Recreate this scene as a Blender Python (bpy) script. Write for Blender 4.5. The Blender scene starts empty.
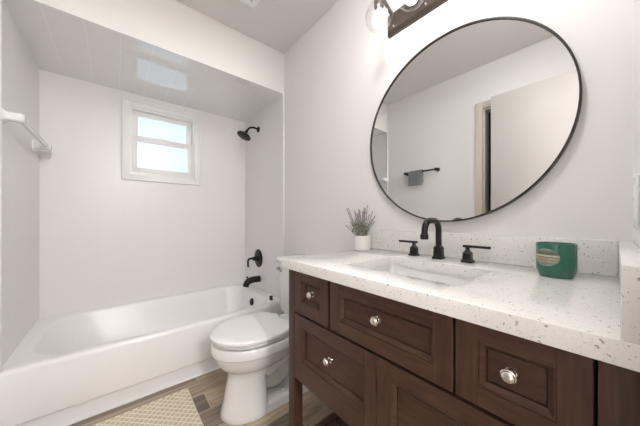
import bpy, bmesh, math, random
from mathutils import Vector, Matrix

C = bpy.context.scene
COL = C.collection
PI = math.pi
rnd = random.Random(7)

# ---------------------------------------------------------------- camera
W = 1.52            # distance from the vanity wall (y = 0) to the wall facing it
CEIL = 2.4654
SOF = 2.1256        # underside of the dropped ceiling above the tub
TX = 0.812          # face of that drop, measured from the window wall (x = 0)
cam_d = bpy.data.cameras.new('camera')
cam = bpy.data.objects.new('camera', cam_d)
COL.objects.link(cam)
cam.location = (2.622, -1.1024, 1.0654)
cam.rotation_euler = (PI / 2, 0, 0.8775)
cam_d.sensor_fit = 'HORIZONTAL'
cam_d.sensor_width = 36
cam_d.lens = 36 * 245.8 / 640
cam_d.shift_y = 5.14 / 640
cam_d.clip_start = 0.005
C.camera = cam

# ---------------------------------------------------------------- sky and exposure
world = bpy.data.worlds.new('sky')
C.world = world
world.use_nodes = True
nt = world.node_tree
nt.nodes.clear()
out = nt.nodes.new('ShaderNodeOutputWorld')
bg = nt.nodes.new('ShaderNodeBackground')
tc = nt.nodes.new('ShaderNodeTexCoord')
sep = nt.nodes.new('ShaderNodeSeparateXYZ')
ramp = nt.nodes.new('ShaderNodeValToRGB')
ramp.color_ramp.elements[0].position = 0.0
ramp.color_ramp.elements[0].color = (0.76, 0.89, 1.0, 1)
ramp.color_ramp.elements[1].position = 0.6
ramp.color_ramp.elements[1].color = (0.66, 0.84, 1.0, 1)
nt.links.new(tc.outputs['Generated'], sep.inputs[0])
nt.links.new(sep.outputs['Z'], ramp.inputs[0])
nt.links.new(ramp.outputs[0], bg.inputs['Color'])
bg.inputs['Strength'].default_value = 1.1
nt.links.new(bg.outputs[0], out.inputs[0])
C.view_settings.view_transform = 'Standard'
C.view_settings.look = 'None'
C.view_settings.gamma = 1
C.view_settings.use_curve_mapping = False
C.view_settings.exposure = 0.1
BULB = 16.0         # vanity bulbs
HALL_FILL = 140.0         # unseen pendant added in the hall as fill light from behind the camera
ROOM_FILL = 90.0         # unseen flush ceiling lamp added to brighten the bathroom


# ---------------------------------------------------------------- materials
def srgb(r, g, b):
    def f(c):
        c /= 255
        return c / 12.92 if c <= 0.04045 else ((c + 0.055) / 1.055) ** 2.4
    return (f(r), f(g), f(b), 1)


def mat(name, color=(0.8, 0.8, 0.8, 1), rough=0.5, metal=0.0, coat=0.0, ior=1.5, **kw):
    m = bpy.data.materials.new(name)
    m.use_nodes = True
    b = m.node_tree.nodes['Principled BSDF']
    b.inputs['Base Color'].default_value = color
    b.inputs['Roughness'].default_value = rough
    b.inputs['Metallic'].default_value = metal
    b.inputs['Coat Weight'].default_value = coat
    b.inputs['Coat Roughness'].default_value = 0.05
    b.inputs['IOR'].default_value = ior
    for k, v in kw.items():
        b.inputs[k].default_value = v
    return m


def nodes(m):
    return m.node_tree.nodes, m.node_tree.links, m.node_tree.nodes['Principled BSDF']


def obj_coord(m, scale=(1, 1, 1), loc=(0, 0, 0), rot=(0, 0, 0)):
    n, l, b = nodes(m)
    t = n.new('ShaderNodeTexCoord')
    mp = n.new('ShaderNodeMapping')
    mp.inputs['Scale'].default_value = scale
    mp.inputs['Location'].default_value = loc
    mp.inputs['Rotation'].default_value = rot
    l.new(t.outputs['Object'], mp.inputs['Vector'])
    return mp.outputs['Vector']


def noise_bump(m, scale=80, strength=0.1, dist=0.002, detail=3, stretch=(1, 1, 1)):
    n, l, b = nodes(m)
    v = obj_coord(m, stretch)
    t = n.new('ShaderNodeTexNoise')
    t.inputs['Scale'].default_value = scale
    t.inputs['Detail'].default_value = detail
    l.new(v, t.inputs['Vector'])
    u = n.new('ShaderNodeBump')
    u.inputs['Strength'].default_value = strength
    u.inputs['Distance'].default_value = dist
    l.new(t.outputs['Fac'], u.inputs['Height'])
    l.new(u.outputs['Normal'], b.inputs['Normal'])
    return t


def noise_color(m, c1, c2, scale=5, detail=4, stretch=(1, 1, 1), lo=0.35, hi=0.65, dist=0.0):
    n, l, b = nodes(m)
    v = obj_coord(m, stretch)
    t = n.new('ShaderNodeTexNoise')
    t.inputs['Scale'].default_value = scale
    t.inputs['Detail'].default_value = detail
    t.inputs['Distortion'].default_value = dist
    l.new(v, t.inputs['Vector'])
    r = n.new('ShaderNodeValToRGB')
    r.color_ramp.elements[0].position = lo
    r.color_ramp.elements[0].color = c1
    r.color_ramp.elements[1].position = hi
    r.color_ramp.elements[1].color = c2
    l.new(t.outputs['Fac'], r.inputs[0])
    l.new(r.outputs[0], b.inputs['Base Color'])
    return r


def tile_mat(name, axes, off, size=(0.156, 0.197), rough=0.34, coat=0.0, wave=0.08, mortar=0.0016, alb=(0.88, 0.855, 0.848, 1), grout=(0.86, 0.835, 0.828, 1)):
    """square-set glazed wall tiles; axes picks the two object axes in the tile plane"""
    m = mat(name, alb, rough, ior=1.55, coat=coat)
    n, l, b = nodes(m)
    b.inputs['Coat IOR'].default_value = 1.9
    b.inputs['Coat Roughness'].default_value = 0.03
    t = n.new('ShaderNodeTexCoord')
    s = n.new('ShaderNodeSeparateXYZ')
    l.new(t.outputs['Object'], s.inputs[0])
    cb = n.new('ShaderNodeCombineXYZ')
    for i, a in enumerate(axes):
        ad = n.new('ShaderNodeMath')
        ad.operation = 'SUBTRACT'
        ad.inputs[1].default_value = off[i] - 40 * size[i]
        l.new(s.outputs[a], ad.inputs[0])
        l.new(ad.outputs[0], cb.inputs[i])
    br = n.new('ShaderNodeTexBrick')
    br.offset = 0
    br.squash = 1
    br.inputs['Scale'].default_value = 1
    br.inputs['Brick Width'].default_value = size[0]
    br.inputs['Row Height'].default_value = size[1]
    br.inputs['Mortar Size'].default_value = mortar
    br.inputs['Mortar Smooth'].default_value = 0.3
    br.inputs['Color1'].default_value = alb
    br.inputs['Color2'].default_value = alb
    br.inputs['Mortar'].default_value = grout
    l.new(cb.outputs[0], br.inputs['Vector'])
    l.new(br.outputs['Color'], b.inputs['Base Color'])
    bu = n.new('ShaderNodeBump')
    bu.inputs['Strength'].default_value = 0.35
    bu.inputs['Distance'].default_value = 0.0012
    bu.invert = True
    l.new(br.outputs['Fac'], bu.inputs['Height'])
    nz = n.new('ShaderNodeTexNoise')
    nz.inputs['Scale'].default_value = 9
    l.new(t.outputs['Object'], nz.inputs['Vector'])
    b2 = n.new('ShaderNodeBump')
    b2.inputs['Strength'].default_value = wave
    b2.inputs['Distance'].default_value = 0.01
    l.new(nz.outputs['Fac'], b2.inputs['Height'])
    l.new(bu.outputs['Normal'], b2.inputs['Normal'])
    l.new(b2.outputs['Normal'], b.inputs['Normal'])
    l.new(b2.outputs['Normal'], b.inputs['Coat Normal'])
    return m


M = {}
M['paint'] = mat('wall_paint', (0.85, 0.825, 0.815, 1), 0.65)
noise_bump(M['paint'], 140, 0.12, 0.0015)
M['ceiling'] = mat('ceiling_paint', (0.80, 0.78, 0.77, 1), 0.8)
noise_bump(M['ceiling'], 120, 0.15, 0.002)
M['cream'] = mat('bulkhead_paint', (0.85, 0.83, 0.80, 1), 0.6)
noise_bump(M['cream'], 140, 0.1, 0.0015)
M['trim'] = mat('white_trim', (0.91, 0.90, 0.885, 1), 0.3)
M['door'] = mat('door_paint', (0.56, 0.53, 0.505, 1), 0.6)
M['casing'] = mat('casing_paint', (0.66, 0.60, 0.53, 1), 0.4)
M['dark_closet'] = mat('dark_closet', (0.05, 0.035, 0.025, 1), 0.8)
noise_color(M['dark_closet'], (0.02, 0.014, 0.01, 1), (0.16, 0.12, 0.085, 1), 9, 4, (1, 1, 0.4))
M['tile_far'] = tile_mat('glazed_tile', ('Y', 'Z'), (-1.372, 1.302))
M['tile_side'] = tile_mat('glazed_tile_side', ('X', 'Z'), (0.03, 1.302))
M['tile_soffit'] = tile_mat('glazed_tile_soffit', ('Y', 'X'), (-1.234, 0.404), rough=0.06, coat=1.0, wave=0.03, alb=(0.91, 0.895, 0.89, 1), grout=(0.99, 0.985, 0.98, 1), mortar=0.0028)  # soffit tile lightened and grout whitened, painting caught light into the colour
M['tub'] = mat('tub_enamel', (0.92, 0.91, 0.90, 1), 0.30, coat=0.1)
M['china'] = mat('vitreous_china', (0.84, 0.835, 0.82, 1), 0.09, coat=0.3)
M['plastic'] = mat('white_plastic', (0.87, 0.87, 0.86, 1), 0.25)
M['vent'] = mat('vent_plastic', (0.95, 0.95, 0.94, 1), 0.4)
M['bronze'] = mat('oil_rubbed_bronze', (0.022, 0.018, 0.016, 1), 0.33, metal=0.55)
noise_bump(M['bronze'], 200, 0.05, 0.0005)
M['plate'] = mat('bronze_plate', (0.075, 0.058, 0.05, 1), 0.35, metal=0.4)
M['black'] = mat('black_rubber', (0.012, 0.012, 0.012, 1), 0.5)
M['nickel'] = mat('polished_nickel', (0.82, 0.78, 0.72, 1), 0.14, metal=1.0)
M['chrome'] = mat('chrome', (0.5, 0.5, 0.5, 1), 0.12, metal=1.0)
M['mirror'] = mat('mirror_silver', (0.80, 0.81, 0.80, 1), 0.0, metal=1.0)
M['pot'] = mat('pot_ceramic', (0.86, 0.83, 0.79, 1), 0.5)
M['soil'] = mat('soil', (0.05, 0.035, 0.025, 1), 0.9)
M['leaf'] = mat('lavender_leaf', (0.2, 0.25, 0.15, 1), 0.6)
noise_color(M['leaf'], (0.13, 0.15, 0.10, 1), (0.42, 0.43, 0.36, 1), 60, 2)
M['flower'] = mat('lavender_flower', (0.3, 0.25, 0.32, 1), 0.8)
noise_color(M['flower'], (0.20, 0.17, 0.19, 1), (0.52, 0.48, 0.50, 1), 140, 2)
M['towel'] = mat('grey_terry', (0.22, 0.22, 0.22, 1), 0.95)
noise_bump(M['towel'], 400, 0.6, 0.003)
M['wax'] = mat('green_wax', (0.01, 0.10, 0.06, 1), 0.5)

# green jar glass: a darker foot, thick and glossy
M['green'] = mat('green_glass', (0.008, 0.135, 0.078, 1), 0.06, coat=0.6)

# dark stained wood
M['wood'] = mat('dark_stained_wood', (0.06, 0.03, 0.02, 1), 0.40, ior=1.36)
noise_color(M['wood'], (0.052, 0.0255, 0.017, 1), (0.090, 0.046, 0.031, 1), 6, 6, (2, 2, 22), 0.3, 0.75, 0.3)
noise_bump(M['wood'], 30, 0.08, 0.001, 4, (2, 2, 14))
M['wood_v'] = mat('dark_stained_wood_upright', (0.06, 0.03, 0.02, 1), 0.40, ior=1.36)
noise_color(M['wood_v'], (0.052, 0.0255, 0.017, 1), (0.090, 0.046, 0.031, 1), 6, 6, (22, 22, 2), 0.3, 0.75, 0.3)
noise_bump(M['wood_v'], 30, 0.08, 0.001, 4, (14, 14, 2))
M['carcass'] = mat('dark_carcass', (0.012, 0.008, 0.006, 1), 0.6)


def quartz():
    m = mat('speckled_quartz', (0.8, 0.79, 0.77, 1), 0.14, coat=0.2)
    n, l, b = nodes(m)
    v = obj_coord(m)
    prev = None
    for sc, th, colr, gate in ((110, 0.24, (0.38, 0.36, 0.34, 1), 0.77), (230, 0.26, (0.52, 0.49, 0.46, 1), 0.6)):
        vo = n.new('ShaderNodeTexVoronoi')
        vo.inputs['Scale'].default_value = sc
        nz = n.new('ShaderNodeTexNoise')
        nz.inputs['Scale'].default_value = sc * 1.2
        mx = n.new('ShaderNodeMix')
        mx.data_type = 'VECTOR'
        mx.inputs[0].default_value = 0.012
        l.new(v, nz.inputs['Vector'])
        l.new(v, mx.inputs[4])
        l.new(nz.outputs['Color'], mx.inputs[5])
        l.new(mx.outputs[1], vo.inputs['Vector'])
        lt = n.new('ShaderNodeMath')
        lt.operation = 'LESS_THAN'
        lt.inputs[1].default_value = th
        l.new(vo.outputs['Distance'], lt.inputs[0])
        sp = n.new('ShaderNodeSeparateColor')
        l.new(vo.outputs['Color'], sp.inputs[0])
        gt = n.new('ShaderNodeMath')
        gt.operation = 'GREATER_THAN'
        gt.inputs[1].default_value = gate
        l.new(sp.outputs[0], gt.inputs[0])
        mu = n.new('ShaderNodeMath')
        mu.operation = 'MULTIPLY'
        l.new(lt.outputs[0], mu.inputs[0])
        l.new(gt.outputs[0], mu.inputs[1])
        mc = n.new('ShaderNodeMix')
        mc.data_type = 'RGBA'
        l.new(mu.outputs[0], mc.inputs[0])
        if prev is None:
            mc.inputs[6].default_value = (0.80, 0.785, 0.76, 1)
        else:
            l.new(prev, mc.inputs[6])
        mc.inputs[7].default_value = colr
        prev = mc.outputs[2]
    l.new(prev, b.inputs['Base Color'])
    return m


M['quartz'] = quartz()


def floor_mat():
    m = mat('wood_look_plank', (0.3, 0.25, 0.2, 1), 0.38)
    n, l, b = nodes(m)
    t = n.new('ShaderNodeTexCoord')
    mp = n.new('ShaderNodeMapping')
    mp.inputs['Rotation'].default_value = (0, 0, PI / 2)
    mp.inputs['Location'].default_value = (0.21 + 0.9 * 4, 0.03, 0)
    l.new(t.outputs['Object'], mp.inputs['Vector'])
    br = n.new('ShaderNodeTexBrick')
    br.offset = 0.37
    br.inputs['Scale'].default_value = 1
    br.inputs['Brick Width'].default_value = 0.9
    br.inputs['Row Height'].default_value = 0.15
    br.inputs['Mortar Size'].default_value = 0.002
    br.inputs['Mortar Smooth'].default_value = 0.1
    br.inputs['Bias'].default_value = 0
    br.inputs['Color1'].default_value = (0.0, 0.0, 0.0, 1)
    br.inputs['Color2'].default_value = (1, 1, 1, 1)
    br.inputs['Mortar'].default_value = (0.5, 0.5, 0.5, 1)
    l.new(mp.outputs[0], br.inputs['Vector'])
    r = n.new('ShaderNodeValToRGB')
    e = r.color_ramp.elements
    e[0].position = 0
    e[0].color = srgb(112, 102, 94)
    e[1].position = 1
    e[1].color = srgb(200, 184, 160)
    x = e.new(0.5)
    x.color = srgb(168, 150, 130)
    l.new(br.outputs['Color'], r.inputs[0])
    mg = n.new('ShaderNodeMapping')
    mg.inputs['Scale'].default_value = (26, 2.2, 1)
    l.new(t.outputs['Object'], mg.inputs['Vector'])
    nz = n.new('ShaderNodeTexNoise')
    nz.inputs['Scale'].default_value = 2.2
    nz.inputs['Detail'].default_value = 6
    nz.inputs['Distortion'].default_value = 0.5
    l.new(mg.outputs[0], nz.inputs['Vector'])
    gr = n.new('ShaderNodeValToRGB')
    gr.color_ramp.elements[0].position = 0.32
    gr.color_ramp.elements[0].color = (0.50, 0.48, 0.47, 1)
    gr.color_ramp.elements[1].position = 0.66
    gr.color_ramp.elements[1].color = (1, 1, 1, 1)
    l.new(nz.outputs['Fac'], gr.inputs[0])
    mm = n.new('ShaderNodeMix')
    mm.data_type = 'RGBA'
    mm.blend_type = 'MULTIPLY'
    mm.inputs[0].default_value = 0.85
    l.new(r.outputs[0], mm.inputs[6])
    l.new(gr.outputs[0], mm.inputs[7])
    gm = n.new('ShaderNodeMix')
    gm.data_type = 'RGBA'
    l.new(br.outputs['Fac'], gm.inputs[0])
    l.new(mm.outputs[2], gm.inputs[6])
    gm.inputs[7].default_value = srgb(190, 176, 152)
    l.new(gm.outputs[2], b.inputs['Base Color'])
    bu = n.new('ShaderNodeBump')
    bu.inputs['Strength'].default_value = 0.15
    bu.inputs['Distance'].default_value = 0.002
    l.new(nz.outputs['Fac'], bu.inputs['Height'])
    l.new(bu.outputs[0], b.inputs['Normal'])
    return m


M['floor'] = floor_mat()


def rug_mat():
    m = mat('lattice_weave', (0.6, 0.55, 0.45, 1), 0.95)
    n, l, b = nodes(m)
    t = n.new('ShaderNodeTexCoord')
    mp = n.new('ShaderNodeMapping')
    mp.inputs['Rotation'].default_value = (0, 0, PI / 4)
    l.new(t.outputs['Object'], mp.inputs['Vector'])
    br = n.new('ShaderNodeTexBrick')
    br.offset = 0
    br.inputs['Scale'].default_value = 1
    br.inputs['Brick Width'].default_value = 0.027
    br.inputs['Row Height'].default_value = 0.027
    br.inputs['Mortar Size'].default_value = 0.0036
    br.inputs['Mortar Smooth'].default_value = 0.3
    br.inputs['Color1'].default_value = srgb(202, 188, 162)
    br.inputs['Color2'].default_value = srgb(212, 199, 175)
    br.inputs['Mortar'].default_value = srgb(238, 230, 212)
    l.new(mp.outputs[0], br.inputs['Vector'])
    l.new(br.outputs['Color'], b.inputs['Base Color'])
    nz = n.new('ShaderNodeTexNoise')
    nz.inputs['Scale'].default_value = 350
    l.new(t.outputs['Object'], nz.inputs['Vector'])
    ad = n.new('ShaderNodeMath')
    ad.operation = 'ADD'
    l.new(nz.outputs['Fac'], ad.inputs[0])
    l.new(br.outputs['Fac'], ad.inputs[1])
    bu = n.new('ShaderNodeBump')
    bu.inputs['Strength'].default_value = 0.5
    bu.inputs['Distance'].default_value = 0.004
    l.new(ad.outputs[0], bu.inputs['Height'])
    l.new(bu.outputs[0], b.inputs['Normal'])
    return m


M['rug'] = rug_mat()


def thin_glass(name, tint=(1, 1, 1, 1), rough=0.0, gloss_min=0.04, gloss_max=0.7):
    m = bpy.data.materials.new(name)
    m.use_nodes = True
    n, l = m.node_tree.nodes, m.node_tree.links
    n.clear()
    o = n.new('ShaderNodeOutputMaterial')
    tr = n.new('ShaderNodeBsdfTransparent')
    tr.inputs[0].default_value = tint
    gl = n.new('ShaderNodeBsdfGlossy')
    gl.inputs['Roughness'].default_value = rough
    lw = n.new('ShaderNodeLayerWeight')
    pw = n.new('ShaderNodeMath')
    pw.operation = 'POWER'
    pw.inputs[1].default_value = 3.5
    l.new(lw.outputs['Facing'], pw.inputs[0])
    fr = n.new('ShaderNodeMapRange')
    fr.inputs[3].default_value = gloss_min
    fr.inputs[4].default_value = gloss_max
    l.new(pw.outputs[0], fr.inputs[0])
    mx = n.new('ShaderNodeMixShader')
    l.new(fr.outputs[0], mx.inputs[0])
    l.new(tr.outputs[0], mx.inputs[1])
    l.new(gl.outputs[0], mx.inputs[2])
    l.new(mx.outputs[0], o.inputs[0])
    return m


M['pane'] = thin_glass('window_glass', rough=0.35)
M['globe'] = thin_glass('clear_globe_glass', (0.95, 0.95, 0.95, 1), 0.02, 0.06, 0.8)


def emit(name, color, strength):
    m = bpy.data.materials.new(name)
    m.use_nodes = True
    n, l = m.node_tree.nodes, m.node_tree.links
    n.clear()
    o = n.new('ShaderNodeOutputMaterial')
    e = n.new('ShaderNodeEmission')
    e.inputs[0].default_value = color
    e.inputs[1].default_value = strength
    l.new(e.outputs[0], o.inputs[0])
    return m


M['bulb'] = emit('lit_bulb', (1.0, 0.965, 0.93, 1), BULB)
M['hall_fill'] = emit('hall_fill_glow', (1.0, 0.985, 0.975, 1), HALL_FILL)
M['room_fill'] = emit('room_fill_glow', (1.0, 0.985, 0.975, 1), ROOM_FILL)


def label_mat():
    """silvery sticker with a dark picture band and rows of gold and pale print"""
    m = mat('foil_sticker', (0.4, 0.42, 0.38, 1), 0.4, metal=0.2)
    n, l, b = nodes(m)
    t = n.new('ShaderNodeTexCoord')
    s = n.new('ShaderNodeSeparateXYZ')
    l.new(t.outputs['Object'], s.inputs[0])
    mr = n.new('ShaderNodeMapRange')
    mr.inputs[1].default_value = 0.0315
    mr.inputs[2].default_value = 0.0805
    l.new(s.outputs['Z'], mr.inputs[0])
    r = n.new('ShaderNodeValToRGB')
    r.color_ramp.interpolation = 'CONSTANT'
    e = r.color_ramp.elements
    stops = [(0, (150, 158, 148)), (0.12, (128, 140, 130)), (0.22, (176, 170, 150)), (0.3, (140, 142, 128)),
             (0.38, (188, 168, 130)), (0.48, (120, 128, 116)), (0.54, (206, 202, 186)), (0.64, (96, 104, 88)),
             (0.8, (120, 132, 122)), (0.9, (158, 166, 156))]
    for i, (p_, c_) in enumerate(stops):
        if i < 2:
            x = e[i]
            x.position = p_
        else:
            x = e.new(p_)
        x.color = srgb(*c_)
    l.new(mr.outputs[0], r.inputs[0])
    nz = n.new('ShaderNodeTexNoise')
    nz.inputs['Scale'].default_value = 260
    l.new(t.outputs['Object'], nz.inputs['Vector'])
    mm = n.new('ShaderNodeMix')
    mm.data_type = 'RGBA'
    mm.blend_type = 'OVERLAY'
    mm.inputs[0].default_value = 0.6
    l.new(r.outputs[0], mm.inputs[6])
    l.new(nz.outputs['Color'], mm.inputs[7])
    bw = n.new('ShaderNodeRGBToBW')
    l.new(nz.outputs['Fac'], mm.inputs[7])
    l.new(mm.outputs[2], b.inputs['Base Color'])
    return m


M['sticker'] = label_mat()


# ---------------------------------------------------------------- mesh helpers
def world_loc(o):
    v = Vector((0, 0, 0))
    while o is not None:
        v += o.location
        o = o.parent
    return v


def obj(name, bm, m, parent=None, smooth=True, angle=35, at=None):
    """link a bmesh drawn in world coordinates as one mesh object"""
    base = world_loc(parent) if parent else Vector((0, 0, 0))
    org = Vector(at) if at is not None else base
    bmesh.ops.translate(bm, verts=bm.verts, vec=-org)
    bmesh.ops.recalc_face_normals(bm, faces=bm.faces)
    if smooth:
        for f in bm.faces:
            f.smooth = True
        lim = math.radians(angle)
        for e in bm.edges:
            if len(e.link_faces) == 2 and e.calc_face_angle(0) > lim:
                e.smooth = False
    me = bpy.data.meshes.new(name)
    bm.to_mesh(me)
    bm.free()
    for mm in (m if isinstance(m, (list, tuple)) else [m]):
        me.materials.append(mm)
    o = bpy.data.objects.new(name, me)
    COL.objects.link(o)
    if parent:
        o.parent = parent
    o.location = org - base
    return o


def tag(o, label, cat, group=None):
    o['label'] = label
    o['category'] = cat
    if group:
        o['group'] = group
    return o


def thing(name, label, cat, loc=(0, 0, 0), group=None):
    o = bpy.data.objects.new(name, None)
    o.empty_display_size = 0.05
    COL.objects.link(o)
    o.location = loc
    return tag(o, label, cat, group)


def struct(name, bm, m, parent=None, **kw):
    o = obj(name, bm, m, parent, **kw)
    if parent is None:
        o['kind'] = 'structure'
    return o


def merge(bm, src):
    me = bpy.data.meshes.new('tmp')
    src.to_mesh(me)
    src.free()
    bm.from_mesh(me)
    bpy.data.meshes.remove(me)


def box(bm, x0, x1, y0, y1, z0, z1, bev=0.0, seg=2, mi=0):
    b = bmesh.new()
    bmesh.ops.create_cube(b, size=1)
    for v in b.verts:
        v.co = Vector(((x0 + x1) / 2 + v.co.x * (x1 - x0), (y0 + y1) / 2 + v.co.y * (y1 - y0),
                       (z0 + z1) / 2 + v.co.z * (z1 - z0)))
    if bev:
        bmesh.ops.bevel(b, geom=b.edges[:], offset=bev, segments=seg, affect='EDGES', profile=0.5)
    for f in b.faces:
        f.material_index = mi
    merge(bm, b)
    return bm


def loft(bm, rings, cap0=True, cap1=True, closed=True):
    vs = [[bm.verts.new(p) for p in r] for r in rings]
    n = len(rings[0])
    for a, b in zip(vs[:-1], vs[1:]):
        for i in range(n if closed else n - 1):
            j = (i + 1) % n
            bm.faces.new((a[i], a[j], b[j], b[i]))
    if cap0:
        bm.faces.new(list(reversed(vs[0])))
    if cap1:
        bm.faces.new(vs[-1])
    return bm


def lathe(bm, prof, base, axis=(0, 0, 1), seg=32, cap0=True, cap1=True):
    """prof = [(radius, height)...] about an axis"""
    q = Vector((0, 0, 1)).rotation_difference(Vector(axis).normalized())
    rings = []
    for r, h in prof:
        r = max(r, 1e-4)
        rings.append([Vector(base) + q @ Vector((r * math.cos(2 * PI * i / seg), r * math.sin(2 * PI * i / seg), h))
                      for i in range(seg)])
    return loft(bm, rings, cap0, cap1)


def tube(bm, pts, rad, seg=16, caps=True):
    pts = [Vector(p) for p in pts]
    if not isinstance(rad, (list, tuple)):
        rad = [rad] * len(pts)
    t0 = (pts[1] - pts[0]).normalized()
    up = Vector((0, 0, 1)) if abs(t0.z) < 0.9 else Vector((1, 0, 0))
    nrm = (up - t0 * up.dot(t0)).normalized()
    rings = []
    prev = t0
    for i, p in enumerate(pts):
        if i == 0:
            t = t0
        elif i == len(pts) - 1:
            t = (pts[i] - pts[i - 1]).normalized()
        else:
            t = ((pts[i + 1] - pts[i]).normalized() + (pts[i] - pts[i - 1]).normalized()).normalized()
        nrm = prev.rotation_difference(t) @ nrm
        prev = t
        bi = t.cross(nrm)
        rings.append([p + (nrm * math.cos(2 * PI * k / seg) + bi * math.sin(2 * PI * k / seg)) * rad[i]
                      for k in range(seg)])
    return loft(bm, rings, caps, caps)


def arc(c, r, a0, a1, n, u, v):
    """points on an arc in the plane u, v"""
    c, u, v = Vector(c), Vector(u), Vector(v)
    return [c + u * (r * math.cos(a0 + (a1 - a0) * i / n)) + v * (r * math.sin(a0 + (a1 - a0) * i / n))
            for i in range(n + 1)]


def smooth_path(ctrl, n=8):
    p = [Vector(c) for c in ctrl]
    p = [p[0] * 2 - p[1]] + p + [p[-1] * 2 - p[-2]]
    o = []
    for i in range(1, len(p) - 2):
        for k in range(n):
            t = k / n
            a, b, c, d = p[i - 1:i + 3]
            o.append(0.5 * (2 * b + (c - a) * t + (2 * a - 5 * b + 4 * c - d) * t * t + (3 * b - a - 3 * c + d) * t ** 3))
    o.append(p[-2])
    return o


def rrect(x0, x1, y0, y1, r, z, n=8):
    """rounded rectangle ring, r = one radius or four (x1y1, x0y1, x0y0, x1y0)"""
    rr = r if isinstance(r, (list, tuple)) else [r] * 4
    out = []
    cs = [(x1, y1, -1, -1, 0), (x0, y1, 1, -1, PI / 2), (x0, y0, 1, 1, PI), (x1, y0, -1, 1, 1.5 * PI)]
    for (cx, cy, sx, sy, a), q in zip(cs, rr):
        for i in range(n + 1):
            t = a + PI / 2 * i / n
            out.append(Vector((cx + sx * q + q * math.cos(t), cy + sy * q + q * math.sin(t), z)))
    return out


# ---------------------------------------------------------------- room shell
XS = 2.654          # side wall by the vanity
XH = 2.774          # hall side of that wall
T = 0.12
YW = -W
DY0, DY1, DZ = -1.42, -0.64, 2.125   # doorway the camera stands in

struct('floor', box(bmesh.new(), -T, 4.3, -2.4, 0.5, -0.05, 0), M['floor'])
struct('ceiling', box(bmesh.new(), -T, 4.3, -2.4, 0.5, CEIL, CEIL + 0.05), M['ceiling'])

# window wall with its opening
WY0, WY1, WZ0, WZ1 = -1.018, -0.508, 1.44, 2.018
bm = bmesh.new()
box(bm, -T, 0, YW - T, T, 0, WZ0)
box(bm, -T, 0, YW - T, T, WZ1, CEIL)
box(bm, -T, 0, YW - T, WY0, WZ0, WZ1)
box(bm, -T, 0, WY1, T, WZ0, WZ1)
struct('wall_far', bm, M['tile_far'])

# vanity wall: painted part, then the tiled end of the tub alcove
struct('wall_right', box(bmesh.new(), TX + 0.02, 4.3, 0, T, 0, CEIL), M['paint'])
struct('wall_alcove_right', box(bmesh.new(), 0, TX + 0.02, 0, T, 0, CEIL), M['tile_side'])
struct('wall_alcove_left', box(bmesh.new(), 0, TX + 0.02, YW - T, YW, 0, CEIL), M['tile_side'])
# wall opposite the vanity, with a closet opening
CX0, CX1, CZ = 1.845, 2.50, 2.065
bm = bmesh.new()
box(bm, TX + 0.02, CX0, YW - T, YW, 0, CEIL)
box(bm, CX1, XH, YW - T, YW, 0, CEIL)
box(bm, CX0, CX1, YW - T, YW, CZ, CEIL)
struct('wall_left', bm, M['paint'])
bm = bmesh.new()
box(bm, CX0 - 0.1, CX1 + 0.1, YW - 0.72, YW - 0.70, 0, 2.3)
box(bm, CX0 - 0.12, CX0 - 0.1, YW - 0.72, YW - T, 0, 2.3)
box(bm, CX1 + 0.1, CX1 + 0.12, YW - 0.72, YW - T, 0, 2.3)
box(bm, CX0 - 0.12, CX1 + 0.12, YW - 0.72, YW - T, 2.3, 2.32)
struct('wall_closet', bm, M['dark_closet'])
# casing of the closet opening
bm = bmesh.new()
cw = 0.062
box(bm, CX0 - cw, CX0, YW - 0.001, YW + 0.016, 0, CZ + cw, 0.003)
box(bm, CX1, CX1 + cw, YW - 0.001, YW + 0.016, 0, CZ + cw, 0.003)
box(bm, CX0, CX1, YW - 0.001, YW + 0.016, CZ, CZ + cw, 0.003)
box(bm, CX0, CX0 + 0.015, YW - T, YW, 0, CZ, 0.002)
box(bm, CX1 - 0.015, CX1, YW - T, YW, 0, CZ, 0.002)
box(bm, CX0, CX1, YW - T, YW, CZ - 0.015, CZ, 0.002)
struct('trim_1', bm, M['casing'])

# side wall at the end of the vanity with the doorway the photograph was taken from
bm = bmesh.new()
box(bm, XS, XH, DY1, 0, 0, CEIL)
box(bm, XS, XH, YW, DY0, 0, CEIL)
box(bm, XS, XH, DY0, DY1, DZ, CEIL)
struct('wall_near', bm, M['trim'])
# bathroom door swung open against the opposite wall
d = struct('door_1', box(bmesh.new(), 1.927, XS - 0.004, -1.474, -1.438, 0.012, DZ - 0.004, 0.002), M['door'])

# dropped ceiling over the tub: painted face, tiled underside
bm = bmesh.new()
box(bm, 0, TX, YW, 0, SOF, CEIL)
bmesh.ops.recalc_face_normals(bm, faces=bm.faces)
for f in bm.faces:
    f.material_index = 1 if f.normal.z < -0.5 else 0
struct('ceiling_alcove', bm, [M['cream'], M['tile_soffit']])

# hall behind the camera
struct('wall_hall_end', box(bmesh.new(), 4.2, 4.3, -2.4, 0.5, 0, CEIL), M['paint'])
struct('wall_hall_left', box(bmesh.new(), XH, 4.2, -2.4, -2.3, 0, CEIL), M['paint'])

# bullnose strips where the tile ends
struct('trim_2', box(bmesh.new(), TX - 0.004, TX + 0.014, -0.014, 0, 0.36, SOF, 0.006, 3), M['trim'])
struct('trim_3', box(bmesh.new(), TX - 0.004, TX + 0.014, YW, YW + 0.014, 0.36, SOF, 0.006, 3), M['trim'])
# baseboards
struct('baseboard_right', box(bmesh.new(), 0.83, XS, -0.014, 0, 0, 0.09, 0.003), M['trim'])
struct('baseboard_left', box(bmesh.new(), 0.83, CX0 - cw, YW, YW + 0.014, 0, 0.09, 0.003), M['trim'])

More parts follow.
